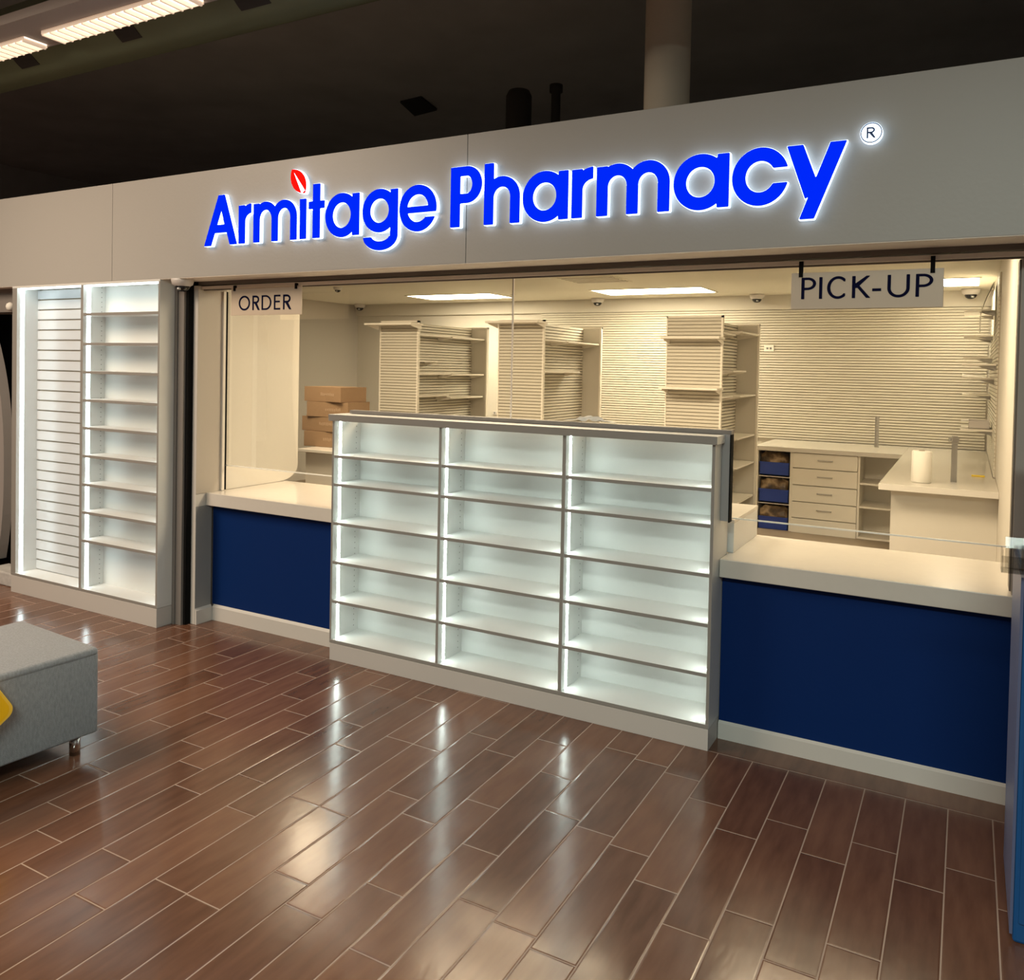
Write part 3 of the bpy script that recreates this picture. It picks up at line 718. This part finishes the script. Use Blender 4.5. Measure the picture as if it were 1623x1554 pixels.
# things on the counter
t = thing('paper_towel_roll', 'upright white paper towel roll on the right return counter', 'paper towel', (-.28, 2.98, .88))
link('roll', MB().lathe(-.28, 2.98, [(.020, 1.108), (.060, 1.108), (.066, 1.102), (.067, 1.0), (.067, .886), (.062, .881), (.02, .881), (.02, 1.108)], 32), PAPER, t)
link('core', MB().lathe(-.28, 2.98, [(.0205, .882), (.0205, 1.110), (.018, 1.110), (.018, .882)], 20), CARD, t)
def upright(x, y, h, label):
    t = thing('metal_post', label, 'post', (x, y, .88))
    mb = B(x-.020, x-.012, y-.014, y+.014, .88, .88+h).box(x+.012, x+.020, y-.014, y+.014, .88, .88+h).box(x-.012, x+.012, y+.008, y+.014, .88, .88+h)
    link('channel', mb, METAL, t)
upright(-.075, 3.15, .335, 'slotted metal post standing beside the paper towel roll')
upright(-.838, 5.9, .33, 'slotted metal post standing on the back worktop against the slats')
tag(link('tape_strip', B(.04, .13, 3.62, 3.655, .8801, .892), YELO, bevel=.003), 'small yellow block lying on the right return counter', 'tape')
t = thing('power_outlet', 'white wall plate on the slatted back wall right of the shelving', 'outlet', (-2.05, 6.26, 1.90))
link('plate', B(-2.108, -1.995, 6.258, 6.269, 1.895, 1.975), PAPER, t, bevel=.003)
link('socket', B(-2.08, -2.058, 6.256, 6.258, 1.922, 1.946), GAPD, t)
link('socket', B(-2.042, -2.02, 6.256, 6.258, 1.922, 1.946), GAPD, t)
t = thing('power_outlet', 'small grey outlet low on the slatted back wall behind the metal posts', 'outlet', (-.12, 6.26, .955))
link('plate', B(-.17, -.07, 6.258, 6.269, .955, 1.005), METAL, t, bevel=.002)
link('socket', B(-.15, -.13, 6.256, 6.258, .97, .99), GAPD, t)
link('socket', B(-.11, -.09, 6.256, 6.258, .97, .99), GAPD, t)
t = thing('power_outlet', 'small outlet on the bare back wall between two shelving units', 'outlet', (-5.73, 6.29, .99))
link('plate', B(-5.78, -5.68, 6.289, 6.299, .99, 1.04), PLASTW, t, bevel=.002)
link('socket', B(-5.76, -5.74, 6.287, 6.289, 1.0, 1.03), GAPD, t)

# shelves on the right wall, seen edge-on
RS = [(4.5, 5.1, 2.222, 0, 'topmost shelf edge-on on the slatted right wall'), (5.1, 5.8, 2.035, 0, 'second shelf from the top on the slatted right wall'),
      (5.0, 5.7, 1.830, 0, 'third shelf from the top on the slatted right wall'), (3.7, 4.4, 1.752, 0, 'fourth shelf from the top on the slatted right wall, nearest the glass'),
      (4.2, 4.8, 1.640, .16, 'tilted shelf on the slatted right wall'), (5.2, 5.9, 1.485, 0, 'thin shelf below the tilted one on the right wall'),
      (4.3, 4.9, 1.205, 0, 'lowest shelf on the right wall, holding a white box')]
for a, b_, z, tilt, lab in RS:
    t = thing('wall_shelf', lab, 'shelf', (.18, (a+b_)/2, z))
    dz = tilt*.23
    link('board', MB().hexa([(-.05, a, z-.012+dz*.2), (.184, a, z-.012), (.184, b_, z-.012), (-.05, b_, z-.012+dz), (-.05, a, z+dz*.2), (.184, a, z), (.184, b_, z), (-.05, b_, z+dz)]), SHELF, t)
    for q in (a+.05, b_-.055): link('bracket', MB().prism([(.183, z-.013), (.06, z-.013), (.183, z-.05)], 'y', q, q+.005), METAL, t)
t = thing('carton', 'small open white box on the lowest right-wall shelf', 'box', (.08, 4.6, 1.206))
link('box', B(.01, .17, 4.45, 4.453, 1.206, 1.27).box(.01, .17, 4.75, 4.753, 1.206, 1.27).box(.01, .013, 4.45, 4.753, 1.206, 1.26).box(.167, .17, 4.45, 4.753, 1.206, 1.26).box(.01, .17, 4.45, 4.753, 1.206, 1.209), PLASTW, t)
link('flap', MB().hexa([(.01, 4.45, 1.27), (-.05, 4.48, 1.262), (-.05, 4.72, 1.262), (.01, 4.753, 1.27), (.01, 4.45, 1.272), (-.05, 4.48, 1.264), (-.05, 4.72, 1.264), (.01, 4.753, 1.272)]), PLASTW, t)
# curved plastic strip hanging in the right corner
mb = MB(); vs = []; n = 16
for i in range(n+1):
    q = i/n; zz = 2.45-.42*q; xx = .165-.095*math.sin(min(1, q*1.3)*math.pi/2)+.0; wd = .045-.015*q
    for yy in (4.35, 4.9): vs += [(xx, yy-.2*q, zz), (xx+.004, yy-.2*q, zz)]
for i in range(n):
    a = i*4; b_ = a+4
    mb.add([vs[a], vs[a+2], vs[b_+2], vs[b_], vs[a+1], vs[a+3], vs[b_+3], vs[b_+1]], [(0, 1, 2, 3), (7, 6, 5, 4), (0, 4, 5, 1), (3, 2, 6, 7), (0, 3, 7, 4), (1, 5, 6, 2)])
tag(link('plastic_sheet', mb, PAPER), 'curved white plastic sheet hanging in the upper right corner of the room', 'sheet')

# cabinet and cartons at the left, behind the order window
t = thing('base_cabinet', 'white cabinet under the stack of brown cartons', 'cabinet', (-4.6, 2.4, 0))
link('worktop', B(-5.36, -3.9, 2.0, 2.75, .845, .87), QUARTZ, t, bevel=.002)
link('carcass', B(-5.30, -3.95, 2.05, 2.7, .1, .845), WALLI, t)
link('kick_board', B(-5.28, -3.97, 2.1, 2.68, 0, .1), GREYF, t)
nms = ['lowest brown carton of the stack on the white cabinet', 'second brown carton from the bottom of the stack', 'third brown carton from the bottom of the stack', 'topmost brown carton of the stack behind the glass']
zc = .871
for k, (dx, rot, hh) in enumerate(((.00, .10, .146), (-.03, -.03, .136), (.03, .05, .142), (-.01, -.08, .140))):
    cx, cy = -5.27+dx, 2.42
    ca, sa = math.cos(rot), math.sin(rot)
    def rp(x, y, z): return (cx+ca*x-sa*y, cy+sa*x+ca*y, z)
    def rb(m_, x0, x1, y0, y1, z0, z1): return m_.hexa([rp(x0, y0, z0), rp(x1, y0, z0), rp(x1, y1, z0), rp(x0, y1, z0), rp(x0, y0, z1), rp(x1, y0, z1), rp(x1, y1, z1), rp(x0, y1, z1)])
    t = thing('carton', nms[k], 'box', (cx, cy, zc), 'brown cartons stacked on the white cabinet')
    link('box', rb(MB(), -.24, .24, -.17, .17, zc, zc+hh-.006), CARD, t, bevel=.003)
    for q0, q1 in ((-.17, -.002), (.002, .17)): link('flap', rb(MB(), -.24, .24, q0, q1, zc+hh-.006, zc+hh-.001), CARD, t)
    m_ = MB(); rg = random.Random(k+5)
    for q in range(9):
        x_ = -.02+q*.02; rb(m_, x_, x_+.012, -.1712, -.170, zc+.055+rg.random()*.008, zc+.078+rg.random()*.01)
    link('faint_print', m_, CARDP, t)
    zc += hh
# crumpled sheet lying on the display's back edge
mb = MB(); rng = random.Random(3); nx, ny = 14, 4; vs = []
for j in range(ny+1):
    for i in range(nx+1):
        vs.append((-1.72+.26*i/nx, -.036+.03*j/ny, 1.393+.004+.014*rng.random()*math.sin(math.pi*(i+.5)/(nx+1))+(.014 if 3 < i < 11 else 0)*j/ny))
mb.add(vs, [(j*(nx+1)+i, j*(nx+1)+i+1, (j+1)*(nx+1)+i+1, (j+1)*(nx+1)+i) for j in range(ny) for i in range(nx)])
o = link('crumpled_paper', mb, PAPER); sm = o.modifiers.new('solid', 'SOLIDIFY'); sm.thickness = .0015; sm.offset = -1
tag(o, 'crumpled white paper lying on the top edge of the lit display', 'paper')

# ------------------------------------------------------------ ottoman
def rbox(x0, x1, y0, y1, z0, z1, r, seg=4, puff=0.0, n=10):
    # rounded box by bevelled grid
    bm = bmesh.new(); bmesh.ops.create_cube(bm, size=1)
    bmesh.ops.scale(bm, vec=(x1-x0, y1-y0, z1-z0), verts=bm.verts); bmesh.ops.translate(bm, vec=((x0+x1)/2, (y0+y1)/2, (z0+z1)/2), verts=bm.verts)
    bmesh.ops.bevel(bm, geom=list(bm.edges), offset=r, segments=seg, profile=.5, affect='EDGES')
    mb = MB(); bm.verts.ensure_lookup_table()
    mb.add([tuple(v.co) for v in bm.verts], [tuple(v.index for v in f.verts) for f in bm.faces], True); bm.free(); return mb
def rotz(mb, cx, cy, a):
    ca, sa = math.cos(a), math.sin(a)
    mb.v = [(cx+ca*(x-cx)-sa*(y-cy), cy+sa*(x-cx)+ca*(y-cy), z) for x, y, z in mb.v]; return mb
OX, OY, OA = -3.155, -1.505, -.075     # near right corner
t = thing('ottoman', 'grey woven fabric ottoman bench at the left edge', 'ottoman', (-3.47, -2.0, 0))
def om(mb): return rotz(mb, OX, OY, OA)
link('seat', om(rbox(OX-.62, OX, OY-1.25, OY, .405, .445, .019)), FABT, t)
link('upholstered_base', om(rbox(OX-.618, OX-.002, OY-1.248, OY-.002, .085, .424, .012)), FABT, t)
for lx, ly in ((-.06, -.07), (-.56, -.07), (-.06, -1.18), (-.56, -1.18)):
    link('leg', om(MB().cyl(OX+lx, OY+ly, .021, 0, .09)), CHROME, t)
# folded yellow floor sign leaning on the ottoman, most of it outside the view
t = thing('floor_sign', 'yellow plastic floor sign leaning on the ottoman at the left edge', 'sign', (-3.12, -2.35, 0))
def leaf_panel(xo, grow, th):
    # rounded rectangle tipped on its corner in the yz plane, leaning a little
    W_, H_, rr = .30-grow, .62-grow, .035; c = []
    for qx, qz, a0 in ((W_/2-rr, H_/2-rr, 0), (-W_/2+rr, H_/2-rr, 90), (-W_/2+rr, -H_/2+rr, 180), (W_/2-rr, -H_/2+rr, 270)):
        for k in range(7):
            a = math.radians(a0+15*k); c.append((qx+rr*math.cos(a), qz+rr*math.sin(a)))
    an = math.radians(-58); ca, sa = math.cos(an), math.sin(an)
    pts = [(-2.218+ca*y-sa*z, .2795+sa*y+ca*z) for y, z in c]
    n = len(pts); m1 = MB()
    m1.add([(xo, y, z) for y, z in pts]+[(xo+th, y, z) for y, z in pts], [(i, (i+1) % n, n+(i+1) % n, n+i) for i in range(n)]+[tuple(range(n)), tuple(range(n, 2*n))])
    return m1
link('rim', leaf_panel(-3.128, 0, .012), mat('pale_yellow_plastic', (.95, .58, .06), .4), t, bevel=.002)
link('face_panel', leaf_panel(-3.1165, .022, .0025), YEL, t)

# ------------------------------------------------------------ blue kiosk at the right edge
t = thing('drop_box', 'blue metal cabinet cut off at the right edge of the view', 'cabinet', (.42, -.65, 0))
link('body', B(.158, .72, -.89, -.42, .0, 1.085), KBLUE, t, bevel=.008)
link('side_trim', B(.150, .158, -.885, -.43, .02, 1.07), mat('kiosk_side', (.10, .12, .22), .4), t)
link('door', B(.172, .70, -.896, -.889, .06, .98), KBLUE, t, bevel=.003)
link('latch', B(.176, .188, -.902, -.895, .86, .88), BLK, t)
t = thing('brochure_holder', 'clear acrylic holder standing on the blue cabinet at the right edge', 'holder', (.2, -.85, 1.086))
link('back_plate', MB().hexa([(.11, -.86, 1.086), (.30, -.86, 1.086), (.30, -.856, 1.086), (.11, -.856, 1.086), (.11, -.83, 1.175), (.30, -.83, 1.175), (.30, -.826, 1.175), (.11, -.826, 1.175)]), ACRY, t)
link('pocket', B(.098, .30, -.93, -.926, 1.088, 1.135).box(.098, .102, -.93, -.86, 1.088, 1.15).box(.098, .30, -.93, -.86, 1.086, 1.090).box(.15, .153, -.93, -.86, 1.09, 1.16), ACRY, t)
link('divider', B(.128, .30, -.895, -.892, 1.09, 1.165), ACRY, t)
t = thing('touch_screen', 'black edge of a screen standing on the blue cabinet at the right edge', 'screen', (.3, -.7, 1.086))
link('screen', B(.178, .62, -.74, -.715, 1.16, 1.60), BLK, t, bevel=.004)
link('stand', B(.36, .44, -.72, -.70, 1.086, 1.2).box(.32, .48, -.78, -.62, 1.086, 1.092), PLASTW, t)

# ------------------------------------------------------------ left edge: neighbour's pale curved panel, block
pr = [(-7.10, 0.10), (-6.40, .10)]
for i in range(17):
    q = i/16; pr.append((-6.40-.28*(abs(2*q-.75)/1.25)**2.4*1.0, .10+q*1.85))
pr.append((-7.1, 1.95))
tag(link('curved_panel', MB().prism(pr, 'y', -.05, .02), GREYP), 'pale curved panel standing in the dark opening at the left edge', 'panel')
tag(link('stone_block', B(-6.30, -5.90, -.24, -.06, 0.0, .098), mat('speckled_white_stone', (.5, .48, .46), .6, var=(25, .3, (1, 1, 1))), bevel=.01), 'white speckled block on the floor at the foot of the tall lit cabinet', 'block')
t = thing('wall_lamp', 'small round white knob lamp at the left edge above the dark opening', 'lamp', (-6.02, -.22, 1.98))
link('globe', MB().lathe(-6.02, -.23, [(.006, 2.045), (.022, 2.035), (.028, 2.015), (.022, 1.995), (.006, 1.985)]), PAPER, t)

# ------------------------------------------------------------ up in the dark: duct, light trough, column, pipes
prf = []
for i in range(24):
    a = 2*math.pi*i/24; prf.append((-.31+.25*math.cos(a), 3.79+.25*math.sin(a)))
t = thing('air_duct', 'long grey-green round air duct running under the dark ceiling', 'duct', (-4, -.1, 3.38))
link('duct_body', MB().prism(prf, 'x', -13, 4.9, smooth=True), GREEN, t)
for x0, x1 in ((-5.555, -5.36), (-4.53, -4.35), (-3.53, -3.31), (-2.5, -2.3)):
    mb = MB(); vv = []
    for k in range(5):
        a = math.radians(222+k*5)
        for rr in ((.242, .242), (.253, .253)):
            for xx in (x0, x1): vv.append((xx, -.31+rr[0]*math.cos(a), 3.79+rr[1]*math.sin(a)))
    fs = []
    for k in range(4):
        i = k*4; j = i+4
        fs += [(i+2, i+3, j+3, j+2), (i, j, j+1, i+1), (i, i+2, j+2, j), (i+1, j+1, j+3, i+3)]
    fs += [(0, 1, 3, 2), (16, 18, 19, 17)]
    mb.add(vv, fs); link('vent', mb, GRILL, t)
t = thing('light_trough', 'long grey suspended light trough with glowing louvered lamps, upper left', 'ceiling light', (-5, -.7, 3.6))
link('housing', B(-9.5, -1.5, -.86, -.545, 3.604, 3.66), FIXM, t)
link('housing_lip', B(-9.5, -1.5, -.552, -.545, 3.592, 3.604), FIXM, t)
for x0, x1 in ((-4.90, -3.68), (-6.30, -5.08), (-3.48, -2.26)):
    lmp = link('lamp', B(x0, x1, -.70, -.556, 3.600, 3.6035), LAMPE, t)
    mb = MB()
    k = 0; x = x0
    while x < x1: mb.box(x, x+.012, -.70, -.556, 3.575, 3.5995); x += .075
    mb.box(x0, x1, -.704, -.700, 3.583, 3.604).box(x0, x1, -.556, -.5525, 3.583, 3.5995)
    link('louver', mb, LAMPW, lmp)
tag(link('column', MB().cyl(-1.59, 1.0, .132, 2.62, 4.6, 32), DARKC), 'thick beige round column rising behind the fascia', 'column')
tag(link('duct_riser', MB().lathe(-3.12, 2.0, [(.10, 2.62), (.10, 3.76), (.08, 3.80), (.02, 3.82)]), mat('dim_duct', (.05, .043, .037), .8)), 'short dim round duct stub behind the fascia', 'duct')
tag(link('vent_pipe', MB().lathe(-2.80, 2.0, [(.035, 2.62), (.035, 3.74), (.05, 3.745), (.05, 3.80)]), mat('dim_pipe', (.035, .03, .026), .7)), 'thin dark vent pipe with a collar behind the fascia', 'pipe')
t = thing('air_register', 'dark square air register hanging in the gloom above the fascia', 'vent', (-5.5, 4.05, 4.57))
mb = MB().hexa([(-5.63, 3.84, 4.575), (-5.32, 3.80, 4.575), (-5.41, 4.24, 4.575), (-5.77, 4.31, 4.575), (-5.63, 3.84, 4.599), (-5.32, 3.80, 4.599), (-5.41, 4.24, 4.599), (-5.77, 4.31, 4.599)])
link('grille', mb, GRILL, t)
